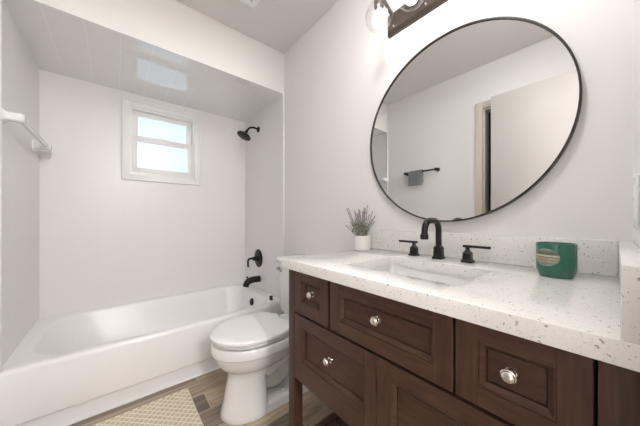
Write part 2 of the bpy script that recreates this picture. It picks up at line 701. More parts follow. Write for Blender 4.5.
# ---------------------------------------------------------------- window
win = bpy.data.objects.new('window_1', None)
COL.objects.link(win)
win.location = (0, -0.763, WZ0)
win['kind'] = 'structure'
bm = bmesh.new()
oy0, oy1, oz0, oz1 = -1.065, -0.462, 1.386, 2.066
fw = 0.052
box(bm, -0.002, 0.0145, oy0, oy0 + fw, oz0 + 0.0005, oz1 - 0.0005, 0.001)
box(bm, -0.002, 0.0145, oy1 - fw, oy1, oz0 + 0.0005, oz1 - 0.0005, 0.001)
box(bm, -0.002, 0.014, oy0 + fw - 0.004, oy1 - fw + 0.004, oz1 - fw, oz1, 0.001)
box(bm, -0.002, 0.014, oy0 + fw - 0.004, oy1 - fw + 0.004, oz0, oz0 + fw, 0.001)
box(bm, -0.002, 0.020, oy0, oy0 + 0.014, oz0, oz1, 0.004)
box(bm, -0.002, 0.020, oy1 - 0.014, oy1, oz0, oz1, 0.004)
box(bm, -0.002, 0.020, oy0 + 0.010, oy1 - 0.010, oz1 - 0.014, oz1 - 0.0003, 0.004)
box(bm, -0.002, 0.020, oy0 + 0.010, oy1 - 0.010, oz0 + 0.0003, oz0 + 0.014, 0.004)
obj('window_casing', bm, M['trim'], win)
bm = bmesh.new()
jt = 0.022
box(bm, -0.10, -0.001, WY0, WY0 + jt, WZ0, WZ1)
box(bm, -0.10, -0.001, WY1 - jt, WY1, WZ0, WZ1)
box(bm, -0.10, -0.001, WY0 + jt, WY1 - jt, WZ1 - jt, WZ1)
box(bm, -0.10, -0.001, WY0 + jt, WY1 - jt, WZ0, WZ0 + jt)
obj('window_frame', bm, M['trim'], win)


def sash(name, x0, x1, y0, y1, z0, z1, side, top, bot):
    b = bmesh.new()
    box(b, x0, x1, y0, y0 + side, z0, z1, 0.003)
    box(b, x0, x1, y1 - side, y1, z0, z1, 0.003)
    box(b, x0, x1, y0 + side, y1 - side, z1 - top, z1, 0.003)
    box(b, x0, x1, y0 + side, y1 - side, z0, z0 + bot, 0.003)
    s_ = obj(name, b, M['trim'], win)
    xm = (x0 + x1) / 2
    obj('pane', box(bmesh.new(), xm - 0.0005, xm + 0.0005, y0 + side, y1 - side, z0 + bot, z1 - top), M['pane'], s_)
    return s_


ya, yb = WY0 + jt, WY1 - jt
sash('upper_sash', -0.075, -0.045, ya, yb, 1.74, WZ1 - jt, 0.042, 0.032, 0.030)
ls = sash('lower_sash', -0.040, -0.010, ya, yb, WZ0 + jt, 1.775, 0.036, 0.042, 0.040)
bm = bmesh.new()
lathe(bm, [(0.014, 0), (0.014, 0.006), (0.010, 0.010)], (-0.025, -0.775, 1.775), (0, 0, 1), 16)
box(bm, -0.032, -0.018, -0.80, -0.75, 1.779, 1.786, 0.002)
obj('sash_lock', bm, M['trim'], ls)

# ---------------------------------------------------------------- bathtub
tub = thing('bathtub', 'white alcove bathtub with a plain front apron below the window', 'bathtub', (0.41, -0.76, 0))
g = 0.0005
X0, X1, Y0, Y1, H = g, 0.830, YW + g, -g, 0.357
rings = [
    rrect(X0, X1, Y0, Y1, 0.002, 0.0),
    rrect(X0, X1 - 0.014, Y0, Y1, 0.002, 0.0),
    rrect(X0, X1 - 0.014, Y0, Y1, 0.002, 0.086),
    rrect(X0, X1 - 0.001, Y0, Y1, 0.002, 0.094),
    rrect(X0, X1, Y0, Y1, 0.002, 0.10),
    rrect(X0, X1 - 0.002, Y0, Y1, 0.002, 0.335),
    rrect(X0, X1 - 0.006, Y0, Y1, 0.002, 0.350),
    rrect(X0, X1 - 0.016, Y0, Y1, 0.002, H),
    rrect(0.045, 0.782, Y0 + 0.055, -0.075, [0.16, 0.16, 0.22, 0.22], H),
    rrect(0.053, 0.774, Y0 + 0.066, -0.084, [0.16, 0.16, 0.22, 0.22], H - 0.006),
    rrect(0.059, 0.766, Y0 + 0.076, -0.090, [0.16, 0.16, 0.22, 0.22], H - 0.022),
    rrect(0.080, 0.740, Y0 + 0.12, -0.103, [0.15, 0.15, 0.21, 0.21], 0.25),
    rrect(0.120, 0.690, Y0 + 0.19, -0.120, [0.14, 0.14, 0.20, 0.20], 0.14),
    rrect(0.150, 0.660, Y0 + 0.26, -0.150, [0.12, 0.12, 0.18, 0.18], 0.085),
    rrect(0.200, 0.610, Y0 + 0.33, -0.210, [0.10, 0.10, 0.14, 0.14], 0.066),
]
bm = bmesh.new()
loft(bm, rings[1:], True, True)
obj('tub_shell', bm, M['tub'], tub, angle=50)
bm = bmesh.new()
box(bm, 0.8165, 0.8285, Y0, Y1, 0.0, 0.007, 0.003)
obj('caulk_bead', bm, M['trim'], tub)
bm = bmesh.new()
lathe(bm, [(0.034, 0), (0.034, 0.004), (0.028, 0.010), (0.010, 0.012)], (0.405, -0.1045, 0.268), (0, -1, 0.12), 28)
obj('overflow_plate', bm, M['bronze'], tub)
bm = bmesh.new()
lathe(bm, [(0.032, 0), (0.032, 0.003), (0.020, 0.006)], (0.405, -0.25, 0.066), (0, 0, 1), 24)
obj('drain', bm, M['bronze'], tub)

# small black stopper on the tub rim
bm = bmesh.new()
lathe(bm, [(0.017, 0), (0.018, 0.004), (0.016, 0.008), (0.008, 0.010), (0.008, 0.017), (0.016, 0.019), (0.016, 0.028), (0.009, 0.032)],
      (0.702, -0.062, H), (0, 0, 1), 20)
tag(obj('tub_stopper', bm, M['black'], at=(0.702, -0.062, H)), 'small black stopper standing on the tub rim beside the toilet tank', 'stopper')

# tub spout
sp = thing('tub_spout', 'dark bronze tub spout on the tiled wall below the valve', 'spout', (0.352, 0, 0.46))
bm = bmesh.new()
tube(bm, smooth_path([(0.352, 0, 0.462), (0.352, -0.05, 0.463), (0.352, -0.100, 0.459), (0.352, -0.133, 0.438), (0.352, -0.142, 0.408)], 6),
     [0.031] * 8 + [0.031] * 9 + [0.029] * 8, 20)
obj('spout_body', bm, M['bronze'], sp)
bm = bmesh.new()
lathe(bm, [(0.004, 0), (0.004, 0.018), (0.009, 0.020), (0.009, 0.028), (0.006, 0.031)], (0.352, -0.128, 0.472), (0, 0, 1), 14)
obj('diverter_knob', bm, M['bronze'], sp)

# shower valve
sv = thing('shower_valve', 'round dark bronze shower valve with a lever handle above the spout', 'valve', (0.33, 0, 0.664))
bm = bmesh.new()
lathe(bm, [(0.090, 0), (0.090, 0.003), (0.082, 0.007), (0.05, 0.010), (0.032, 0.011), (0.030, 0.032), (0.026, 0.036)],
      (0.33, 0, 0.664), (0, -1, 0), 40)
obj('escutcheon', bm, M['bronze'], sv)
bm = bmesh.new()
lathe(bm, [(0.020, 0.034), (0.020, 0.055), (0.016, 0.062)], (0.33, 0, 0.664), (0, -1, 0), 24)
tube(bm, smooth_path([(0.33, -0.045, 0.664), (0.33, -0.085, 0.668), (0.33, -0.108, 0.655), (0.33, -0.111, 0.62), (0.33, -0.109, 0.588)], 5),
     [0.011] * 10 + [0.0095] * 11, 14)
obj('lever_handle', bm, M['bronze'], sv)

# shower head
sh = thing('overhead_shower', 'dark bronze shower head on a bent arm high on the tiled wall', 'shower head', (0.329, 0, 1.955))
bm = bmesh.new()
lathe(bm, [(0.030, 0), (0.030, 0.003), (0.022, 0.010), (0.010, 0.014)], (0.329, 0, 1.955), (0, -1, 0), 28)
obj('flange', bm, M['bronze'], sh)
bm = bmesh.new()
tube(bm, smooth_path([(0.329, -0.004, 1.955), (0.329, -0.055, 1.962), (0.329, -0.098, 1.945), (0.329, -0.128, 1.905)], 6), 0.0095, 14)
obj('shower_arm', bm, M['bronze'], sh)
bm = bmesh.new()
ax = Vector((0, -0.45, -0.89)).normalized()
bp = Vector((0.329, -0.126, 1.908))
lathe(bm, [(0.013, -0.004), (0.015, 0.006), (0.013, 0.016), (0.020, 0.024), (0.040, 0.036), (0.062, 0.046), (0.067, 0.052), (0.067, 0.060), (0.060, 0.064)],
      bp, ax, 36)
hd = obj('spray_head', bm, M['bronze'], sh)
bm = bmesh.new()
q = Vector((0, 0, 1)).rotation_difference(ax)
for rr_, n_ in ((0.018, 8), (0.034, 14), (0.050, 20)):
    for i in range(n_):
        c = bp + q @ Vector((rr_ * math.cos(2 * PI * i / n_), rr_ * math.sin(2 * PI * i / n_), 0.063))
        lathe(bm, [(0.0028, 0), (0.002, 0.004)], c, ax, 8)
obj('nozzles', bm, M['black'], hd)

# ceramic towel bar on the left alcove wall
cb_ = thing('ceramic_towel_bar', 'white ceramic towel bar on the tiled wall at the left', 'towel bar', (0.48, YW, 1.50))
for xx in (0.80, 0.175):
    bm = bmesh.new()
    b = bmesh.new()
    rs = []
    for yy, sx, sz in ((0, 0.030, 0.040), (0.008, 0.030, 0.040), (0.016, 0.024, 0.032), (0.030, 0.017, 0.021), (0.050, 0.017, 0.020), (0.074, 0.020, 0.022), (0.082, 0.014, 0.016)):
        rs.append([Vector((p.x, YW + yy, p.y)) for p in rrect(xx - sx, xx + sx, 1.543 - sz, 1.543 + sz, min(sx, sz) * 0.6, 0, 5)])
    loft(bm, rs)
    obj('post', bm, M['china'], cb_)
bm = bmesh.new()
tube(bm, [(0.175, YW + 0.060, 1.549), (0.80, YW + 0.060, 1.549)], 0.0125, 20)
obj('bar', bm, M['china'], cb_)

# ---------------------------------------------------------------- toilet
TCX = 1.29
toi = thing('toilet', 'white two-piece toilet with a closed lid between tub and vanity', 'toilet', (TCX, -0.35, 0))


def egg(z, yf, yb, hw, ym=None, n=48, pb=0.55, xc=TCX):
    """egg outline: rounded towards the front (-y), squarer at the back"""
    if ym is None:
        ym = yf + 0.52 * (yb - yf)
    out = []
    for i in range(n):
        t = 2 * PI * i / n
        c, s = math.cos(t), math.sin(t)
        if c >= 0:
            y = ym + c * (yf - ym)
            x = hw * s
        else:
            y = ym + (abs(c) ** pb) * (yb - ym)
            x = hw * math.copysign(abs(s) ** pb, s)
        out.append(Vector((xc + x, y, z)))
    return out


bm = bmesh.new()
loft(bm, [
    egg(0.000, -0.672, -0.445, 0.122, -0.50),
    egg(0.010, -0.678, -0.445, 0.126, -0.50),
    egg(0.030, -0.672, -0.445, 0.122, -0.50),
    egg(0.100, -0.655, -0.445, 0.112, -0.50),
    egg(0.200, -0.638, -0.445, 0.102, -0.50),
    egg(0.238, -0.638, -0.40, 0.103, -0.49),
    egg(0.250, -0.648, -0.37, 0.114, -0.49),
    egg(0.272, -0.676, -0.33, 0.142, -0.49),
    egg(0.300, -0.696, -0.29, 0.160, -0.49),
    egg(0.338, -0.708, -0.27, 0.171, -0.49),
    egg(0.346, -0.710, -0.27, 0.172, -0.49),
    egg(0.353, -0.720, -0.26, 0.182, -0.49),
    egg(0.392, -0.722, -0.26, 0.183, -0.49),
    egg(0.400, -0.716, -0.265, 0.178, -0.49),
])
# foot flange, trapway and tank deck
loft(bm, [rrect(TCX - 0.118, TCX + 0.118, -0.58, -0.10, 0.09, z) if i == 0 else
          rrect(TCX - 0.118 + q_, TCX + 0.118 - q_, -0.58, -0.10 - q_, 0.085, z)
          for i, (z, q_) in enumerate(((0, 0), (0.035, 0.002), (0.047, 0.008), (0.052, 0.02)))])
tube(bm, smooth_path([(TCX, -0.50, 0.24), (TCX, -0.43, 0.15), (TCX, -0.35, 0.13), (TCX, -0.27, 0.20), (TCX, -0.20, 0.27), (TCX, -0.14, 0.22), (TCX, -0.13, 0.03)], 6),
     [0.085] * 6 + [0.074] * 6 + [0.070] * 24 + [0.07], 24)
for sx in (-1, 1):
    tube(bm, smooth_path([(TCX + sx * 0.07, -0.46, 0.20), (TCX + sx * 0.075, -0.38, 0.235), (TCX + sx * 0.085, -0.28, 0.29), (TCX + sx * 0.09, -0.20, 0.37)], 6),
         [0.035] * 19, 16)
loft(bm, [rrect(TCX - a_, TCX + a_, y_, -0.03, 0.05, z_) for a_, y_, z_ in
          ((0.085, -0.26, 0.25), (0.105, -0.29, 0.33), (0.125, -0.31, 0.375), (0.13, -0.31, 0.402), (0.125, -0.305, 0.41))])
obj('bowl', bm, M['china'], toi, angle=50)
bm = bmesh.new()
loft(bm, [egg(0.4005, -0.690, -0.32, 0.160, -0.50), egg(0.411, -0.690, -0.32, 0.155, -0.50), egg(0.413, -0.714, -0.31, 0.179, -0.50),
          egg(0.424, -0.717, -0.31, 0.180, -0.50), egg(0.427, -0.711, -0.31, 0.174, -0.50)])
obj('seat', bm, M['plastic'], toi)
bm = bmesh.new()
loft(bm, [egg(0.4285, -0.713, -0.318, 0.176, -0.50), egg(0.431, -0.724, -0.312, 0.184, -0.50),
          egg(0.442, -0.725, -0.312, 0.184, -0.50), egg(0.448, -0.717, -0.316, 0.178, -0.50),
          egg(0.451, -0.68, -0.34, 0.150, -0.50), egg(0.452, -0.60, -0.42, 0.08, -0.50)])
obj('lid', bm, M['plastic'], toi)
for sx in (-1, 1):
    bm = bmesh.new()
    tube(bm, [(TCX + sx * 0.055, -0.300, 0.428), (TCX + sx * 0.10, -0.300, 0.428)], 0.014, 16)
    obj('hinge', bm, M['plastic'], toi)
for sx in (-1, 1):
    bm = bmesh.new()
    lathe(bm, [(0.013, 0), (0.013, 0.010), (0.009, 0.018), (0.003, 0.021)], (TCX + sx * 0.083, -0.345, 0.050), (0, 0, 1), 16)
    obj('bolt_cap', bm, M['china'], toi)
bm = bmesh.new()
loft(bm, [rrect(TCX - 0.19, TCX + 0.19, -0.200, -0.028, 0.035, 0.408),
          rrect(TCX - 0.20, TCX + 0.20, -0.212, -0.022, 0.035, 0.43),
          rrect(TCX - 0.212, TCX + 0.212, -0.222, -0.018, 0.035, 0.757)])
obj('tank', bm, M['china'], toi)
bm = bmesh.new()
loft(bm, [rrect(TCX - 0.216, TCX + 0.216, -0.230, -0.012, 0.035, 0.758),
          rrect(TCX - 0.222, TCX + 0.222, -0.236, -0.010, 0.038, 0.764),
          rrect(TCX - 0.222, TCX + 0.222, -0.236, -0.010, 0.038, 0.780),
          rrect(TCX - 0.214, TCX + 0.214, -0.228, -0.016, 0.034, 0.790),
          rrect(TCX - 0.19, TCX + 0.19, -0.20, -0.04, 0.03, 0.792)])
obj('tank_lid', bm, M['china'], toi)
bm = bmesh.new()
lathe(bm, [(0.013, 0), (0.013, 0.008), (0.008, 0.012), (0.007, 0.020)], (1.112, -0.2205, 0.712), (0, -1, 0), 18)
tube(bm, smooth_path([(1.112, -0.238, 0.712), (1.14, -0.243, 0.712), (1.175, -0.241, 0.706)], 4), [0.007] * 5 + [0.006] * 4, 12)
fl = obj('flush_lever', bm, M['chrome'], toi)
fl['label'] = 'chrome flush lever'

# ---------------------------------------------------------------- vanity
VX0, VX1, VY, VT = 1.765, 2.646, -0.557, 0.864
van = thing('vanity_cabinet', 'dark brown wooden vanity with panelled drawers and open lower shelf', 'vanity', (2.205, -0.28, 0))
bm = bmesh.new()
VB = 0.435
box(bm, VX0 + 0.004, VX0 + 0.022, -0.520, -0.012, VB, VT)
box(bm, VX1 - 0.022, VX1 - 0.004, -0.520, -0.012, VB, VT)
box(bm, VX0 + 0.022, VX1 - 0.022, -0.03, -0.012, VB, VT)
box(bm, VX0 + 0.022, VX1 - 0.022, -0.533, -0.03, VB + 0.001, VB + 0.018)
box(bm, VX0 + 0.022, VX1 - 0.022, -0.515, -0.505, VB + 0.018, VT)
obj('carcass', bm, M['carcass'], van)
LW = 0.041
for (xa, xb) in ((VX0, VX0 + LW), (VX1 - LW, VX1)):
    for (y_a, y_b) in ((VY, VY + LW), (-0.05, -0.010)):
        bm = bmesh.new()
        box(bm, xa, xb, y_a, y_b, 0.0, VT, 0.0015)
        obj('leg', bm, M['wood_v'], van)
# lower shelf of slats
bm = bmesh.new()
box(bm, VX0 + 0.006, VX0 + 0.034, VY + LW, -0.05, 0.105, 0.150, 0.002)
box(bm, VX1 - 0.034, VX1 - 0.006, VY + LW, -0.05, 0.105, 0.150, 0.002)
box(bm, VX0 + LW, VX1 - LW, VY + 0.006, VY + 0.030, 0.105, 0.150, 0.002)
box(bm, VX0 + LW, VX1 - LW, -0.045, -0.02, 0.105, 0.150, 0.002)
ns = 7
span = (-0.055 - (VY + 0.045)) / ns
for i in range(ns):
    y_ = VY + 0.045 + i * span
    box(bm, VX0 + 0.034, VX1 - 0.034, y_, y_ + span - 0.012, 0.128, 0.146, 0.002)
obj('shelf', bm, M['wood'], van)


def front(name, x0, x1, z0, z1, ms, mt, mb, knob=None):
    """framed drawer front with a sunken centre panel"""
    b = bmesh.new()
    yf, yk = VY, VY + 0.022

    def rect(i_s, i_t, i_b, y):
        return [Vector((x0 + i_s, y, z0 + i_b)), Vector((x1 - i_s, y, z0 + i_b)),
                Vector((x1 - i_s, y, z1 - i_t)), Vector((x0 + i_s, y, z1 - i_t))]
    e = 0.0008
    box(b, x0, x0 + ms, yf, yk, z0, z1, e, 1, 1)
    box(b, x1 - ms, x1, yf, yk, z0, z1, e, 1, 1)
    box(b, x0 + ms, x1 - ms, yf, yk, z1 - mt, z1, e, 1, 0)
    box(b, x0 + ms, x1 - ms, yf, yk, z0, z0 + mb, e, 1, 0)
    loft(b, [rect(ms - 0.002, mt - 0.002, mb - 0.002, yf + 0.004), rect(ms + 0.002, mt + 0.002, mb + 0.002, yf + 0.004),
             rect(ms + 0.0035, mt + 0.0035, mb + 0.0035, yf + 0.0035),
             rect(ms + 0.012, mt + 0.012, mb + 0.012, yf + 0.012), rect(ms + 0.0122, mt + 0.0122, mb + 0.0122, yf + 0.0185),
             rect(ms + 0.0138, mt + 0.0138, mb + 0.0138, yf + 0.0185), rect(ms + 0.0142, mt + 0.0142, mb + 0.0142, yf + 0.0145)], False, True)
    o = obj(name, b, [M['wood'], M['wood_v']], van, smooth=False)
    # stile seams where the upright frame members meet the rails
    if knob:
        kx, kz = knob
        kb = bmesh.new()
        lathe(kb, [(0.0105, 0), (0.0105, 0.002), (0.0095, 0.004), (0.0055, 0.005), (0.0050, 0.013), (0.0075, 0.015),
                   (0.0115, 0.0165), (0.0124, 0.019), (0.0124, 0.022), (0.0108, 0.0235), (0.0108, 0.0245), (0.0096, 0.0265), (0.006, 0.0285)],
              (kx, VY + 0.015, kz), (0, -1, 0), 28)
        k_ = obj('knob', kb, M['nickel'], o)
        k_['label'] = 'polished nickel knob'
    return o


ZG0, ZG1 = 0.6885, 0.6975
front('drawer', VX0 + LW + 0.001, 2.0068, ZG1, VT - 0.004, 0.045, 0.036, 0.046, (1.911, 0.785))
front('drawer', 2.0168, 2.4030, ZG1, VT - 0.004, 0.042, 0.038, 0.040, (2.202, 0.785))
front('drawer', 2.4080, VX1 - LW - 0.004, ZG1, VT - 0.004, 0.040, 0.036, 0.037, (2.499, 0.782))
front('drawer', VX0 + LW + 0.001, 2.2050, VB, ZG0, 0.041, 0.044, 0.080, (2.004, 0.585))
front('drawer', 2.2065, VX1 - LW - 0.004, VB, ZG0, 0.042, 0.044, 0.080, (2.398, 0.585))

# counter with the sink opening
SX0, SX1, SY0, SY1 = 2.003, 2.374, -0.458, -0.185
CTZ, CBZ = 0.9, 0.8645
xs = [1.742, SX0, SX1, XS - 0.001]
ys = [-0.5775, SY0, SY1, -0.001]
bm = bmesh.new()
vt = {}
for zi, z in enumerate((CBZ, CTZ)):
    for i, x in enumerate(xs):
        for j, y in enumerate(ys):
            vt[i, j, zi] = bm.verts.new((x, y, z))
for i in range(3):
    for j in range(3):
        if (i, j) == (1, 1):
            continue
        bm.faces.new((vt[i, j, 1], vt[i + 1, j, 1], vt[i + 1, j + 1, 1], vt[i, j + 1, 1]))
        bm.faces.new((vt[i, j + 1, 0], vt[i + 1, j + 1, 0], vt[i + 1, j, 0], vt[i, j, 0]))
for k in range(3):
    for (a, b_) in (((k, 0), (k + 1, 0)), ((k, 3), (k + 1, 3)), ((0, k), (0, k + 1)), ((3, k), (3, k + 1))):
        bm.faces.new((vt[a + (0,)], vt[b_ + (0,)], vt[b_ + (1,)], vt[a + (1,)]))
for (a, b_) in (((1, 1), (2, 1)), ((2, 1), (2, 2)), ((2, 2), (1, 2)), ((1, 2), (1, 1))):
    bm.faces.new((vt[a + (0,)], vt[b_ + (0,)], vt[b_ + (1,)], vt[a + (1,)]))
bmesh.ops.recalc_face_normals(bm, faces=bm.faces)
hole = [e for e in bm.edges if abs(e.verts[0].co.z - e.verts[1].co.z) > 0.01 and
        all(abs(v.co.x - SX0) < 1e-5 or abs(v.co.x - SX1) < 1e-5 for v in e.verts) and
        all(abs(v.co.y - SY0) < 1e-5 or abs(v.co.y - SY1) < 1e-5 for v in e.verts)]
bmesh.ops.bevel(bm, geom=hole, offset=0.018, segments=5, affect='EDGES', profile=0.5)
tope = [e for e in bm.edges if all(abs(v.co.z - CTZ) < 1e-6 for v in e.verts) and
        len(e.link_faces) == 2 and e.calc_face_angle(0) > 1.0]
bmesh.ops.bevel(bm, geom=tope, offset=0.0018, segments=2, affect='EDGES', profile=0.5)
tag(obj('countertop', bm, M['quartz'], at=(2.2, -0.29, CBZ)), 'white speckled quartz countertop on the dark wooden vanity', 'countertop')
tag(obj('backsplash', box(bmesh.new(), 1.742, XS - 0.028, -0.021, -0.001, CTZ, 1.002, 0.0015), M['quartz'], at=(2.2, -0.01, CTZ)),
    'long speckled quartz backsplash along the wall under the mirror', 'backsplash')
tag(obj('side_splash', box(bmesh.new(), XS - 0.0275, XS - 0.001, -0.5765, -0.001, CTZ, 1.002, 0.0015), M['quartz'], at=(2.64, -0.29, CTZ)),
    'speckled quartz side splash on the right end of the countertop', 'side splash')

# undermount sink
snk = thing('sink', 'white rectangular undermount sink set in the countertop', 'sink', (2.19, -0.32, 0.74))
e_ = 0.004
rs = [rrect(SX0 - 0.02, SX1 + 0.02, SY0 - 0.02, SY1 + 0.02, 0.03, CBZ - 0.0005),
      rrect(SX0 - e_, SX1 + e_, SY0 - e_, SY1 + e_, 0.022, CBZ - 0.0005),
      rrect(SX0 - e_, SX1 + e_, SY0 - e_, SY1 + e_, 0.024, CBZ - 0.008),
      rrect(SX0 + 0.004, SX1 - 0.004, SY0 + 0.004, SY1 - 0.004, 0.030, 0.80),
      rrect(SX0 + 0.014, SX1 - 0.014, SY0 + 0.014, SY1 - 0.014, 0.040, 0.765),
      rrect(SX0 + 0.040, SX1 - 0.040, SY0 + 0.040, SY1 - 0.040, 0.050, 0.750),
      rrect(SX0 + 0.14, SX1 - 0.14, SY0 + 0.11, SY1 - 0.11, 0.020, 0.745)]
bm = bmesh.new()
loft(bm, rs, False, True)
obj('basin', bm, M['china'], snk, angle=60)
bm = bmesh.new()
lathe(bm, [(0.024, 0), (0.024, 0.002), (0.018, 0.004), (0.012, 0.003)], (2.188, -0.30, 0.7455), (0, 0, 1), 24)
obj('drain', bm, M['bronze'], snk)

# ---------------------------------------------------------------- faucet
FY = -0.085
fau = thing('faucet', 'oil-rubbed bronze widespread faucet with arched spout behind the sink', 'faucet', (2.158, FY, CTZ))


def sq(xc, yc, h, z, r):
    return rrect(xc - h, xc + h, yc - h, yc + h, r, z, 5)


bm = bmesh.new()
fx = 2.158
loft(bm, [sq(fx, FY, 0.0195, CTZ, 0.003), sq(fx, FY, 0.0195, CTZ + 0.006, 0.003), sq(fx, FY, 0.0165, CTZ + 0.010, 0.004),
          sq(fx, FY, 0.0155, CTZ + 0.036, 0.004), sq(fx, FY, 0.0165, CTZ + 0.044, 0.005), sq(fx, FY, 0.0125, CTZ + 0.052, 0.009)])
col_top = 1.014
ra = 0.058
pts = [Vector((fx, FY, CTZ + 0.045)), Vector((fx, FY, 0.97)), Vector((fx, FY, col_top))]
rb = 0.042
pts += arc((fx, FY - rb, col_top), rb, 0, PI / 2, 8, (0, 1, 0), (0, 0, 1))[1:]
pts += arc((fx, FY - 2 * ra + rb, col_top), rb, PI / 2, PI, 8, (0, 1, 0), (0, 0, 1))
pts += [Vector((fx, FY - 2 * ra - 0.001, 1.005)), Vector((fx, FY - 2 * ra - 0.002, 0.990))]
tube(bm, pts, 0.0118, 20)
lathe(bm, [(0.0120, 0), (0.0148, 0.004), (0.0148, 0.018), (0.0130, 0.021)], (fx, FY - 2 * ra - 0.002, 1.006), (0, 0, -1), 20)
obj('spout', bm, M['bronze'], fau)
for sx, hx in ((-1, 2.050), (1, 2.266)):
    bm = bmesh.new()
    loft(bm, [sq(hx, FY, 0.0185, CTZ, 0.003), sq(hx, FY, 0.0185, CTZ + 0.006, 0.003), sq(hx, FY, 0.0150, CTZ + 0.010, 0.004),
              sq(hx, FY, 0.0138, CTZ + 0.030, 0.004), sq(hx, FY, 0.0150, CTZ + 0.034, 0.004), sq(hx, FY, 0.009, CTZ + 0.042, 0.006),
              sq(hx, FY, 0.006, CTZ + 0.049, 0.004), sq(hx, FY, 0.008, CTZ + 0.056, 0.005)])
    h_ = obj('handle', bm, M['bronze'], fau)
    bm = bmesh.new()
    box(bm, min(hx - sx * 0.016, hx + sx * 0.074), max(hx - sx * 0.016, hx + sx * 0.074), FY - 0.0065, FY + 0.0065, CTZ + 0.055, CTZ + 0.0645, 0.003, 3)
    obj('lever', bm, M['bronze'], h_)

# ---------------------------------------------------------------- lavender in a pot
PX, PY = 1.781, -0.118
pot = thing('potted_lavender', 'lavender plant in a small white pot on the countertop corner', 'potted plant', (PX, PY, CTZ))
bm = bmesh.new()
lathe(bm, [(0.034, 0), (0.0385, 0.002), (0.040, 0.006), (0.042, 0.072), (0.042, 0.075), (0.040, 0.076), (0.0385, 0.074), (0.038, 0.060)],
      (PX, PY, CTZ), (0, 0, 1), 36, True, False)
obj('pot', bm, M['pot'], pot)
bm = bmesh.new()
lathe(bm, [(0.0375, 0.058), (0.0375, 0.064), (0.02, 0.067)], (PX, PY, CTZ), (0, 0, 1), 20)
obj('soil', bm, M['soil'], pot)
lv, fv = bmesh.new(), bmesh.new()


def leaf(b, p, d, ln, wd):
    d = d.normalized()
    s = d.cross(Vector((rnd.uniform(-1, 1), rnd.uniform(-1, 1), 0.3))).normalized()
    u = s.cross(d)
    v = [b.verts.new(p), b.verts.new(p + d * ln * 0.45 + s * wd + u * 0.001), b.verts.new(p + d * ln),
         b.verts.new(p + d * ln * 0.45 - s * wd + u * 0.001)]
    b.faces.new((v[0], v[1], v[2]))
    b.faces.new((v[0], v[2], v[3]))


for i in range(46):
    a = rnd.uniform(0, 2 * PI)
    r0 = rnd.uniform(0, 0.028)
    tilt = rnd.uniform(0.1, 0.85) * (0.4 + r0 / 0.028 * 0.6)
    if i < 26:
        L = rnd.uniform(0.10, 0.172)
    else:
        L = rnd.uniform(0.06, 0.10)
    p0 = Vector((PX + r0 * math.cos(a), PY + r0 * math.sin(a), CTZ + 0.064))
    d0 = Vector((math.cos(a) * tilt, math.sin(a) * tilt, 1)).normalized()
    bend = Vector((math.cos(a), math.sin(a), 0)) * rnd.uniform(-0.01, 0.015)
    path = [p0 + d0 * L * t + bend * t * t for t in (0, 0.25, 0.5, 0.75, 1)]
    # keep clear of the wall
    for p_ in path:
        p_.y = min(p_.y, -0.012)
    tube(lv, path, [0.0011, 0.001, 0.001, 0.0009, 0.0008], 5)
    for k in range(13 if i < 26 else 16):
        t = rnd.uniform(0.05, 0.55 if i < 26 else 1.0)
        q_ = p0 + d0 * L * t + bend * t * t
        aa = rnd.uniform(0, 2 * PI)
        leaf(lv, q_, Vector((math.cos(aa) * 0.7, math.sin(aa) * 0.7, 0.8)), rnd.uniform(0.014, 0.028), rnd.uniform(0.0014, 0.0026))
    if i < 26:
        for k in range(17):
            t = 0.60 + 0.40 * k / 16
            q_ = p0 + d0 * L * t + bend * t * t
            q_.y = min(q_.y, -0.012)
            for m_ in range(3):
                aa = rnd.uniform(0, 2 * PI)
                c = q_ + Vector((math.cos(aa), math.sin(aa), rnd.uniform(-0.4, 0.6))) * rnd.uniform(0.001, 0.0034)
                bmesh.ops.create_icosphere(fv, subdivisions=1, radius=rnd.uniform(0.0013, 0.0024), matrix=Matrix.Translation(c))
obj('foliage', lv, M['leaf'], pot, smooth=False)
obj('flower_spikes', fv, M['flower'], pot)

# ---------------------------------------------------------------- green candle jar
JX, JY = 2.513, -0.138
jar = thing('candle_jar', 'green glass candle jar with an oval silver sticker near the backsplash', 'candle', (JX, JY, CTZ))
JR = 0.0435
bm = bmesh.new()
lathe(bm, [(0.030, 0), (0.036, 0.001), (0.0385, 0.005), (0.0415, 0.014), (0.0428, 0.024), (JR, 0.034), (JR, 0.0925), (JR - 0.001, 0.0945),
           (JR - 0.002, 0.0945), (JR - 0.003, 0.0925), (JR - 0.003, 0.060)], (JX, JY, CTZ), (0, 0, 1), 56, True, False)
obj('glass_jar', bm, M['green'], jar)
bm = bmesh.new()
lathe(bm, [(JR - 0.0035, 0.050), (JR - 0.0035, 0.074), (0.02, 0.073)], (JX, JY, CTZ), (0, 0, 1), 32)
lathe(bm, [(0.001, 0.073), (0.001, 0.082)], (JX, JY, CTZ), (0, 0, 1), 6)
obj('wax', bm, M['wax'], jar)
bm = bmesh.new()
ca = math.radians(-113)
grid = []
NU = 24
cen = bm.verts.new((JX + (JR + 0.0006) * math.cos(ca), JY + (JR + 0.0006) * math.sin(ca), CTZ + 0.056))
prev = None
for ring in range(1, 6):
    cur = []
    for k in range(NU):
        t = 2 * PI * k / NU
        f = ring / 5
        aa = ca + 0.70 * f * math.cos(t)
        zz = CTZ + 0.056 + 0.0245 * f * math.sin(t)
        cur.append(bm.verts.new((JX + (JR + 0.0006) * math.cos(aa), JY + (JR + 0.0006) * math.sin(aa), zz)))
    for k in range(NU):
        if prev is None:
            bm.faces.new((cen, cur[k], cur[(k + 1) % NU]))
        else:
            bm.faces.new((prev[k], cur[k], cur[(k + 1) % NU], prev[(k + 1) % NU]))
    prev = cur
st_ = obj('sticker', bm, M['sticker'], jar)
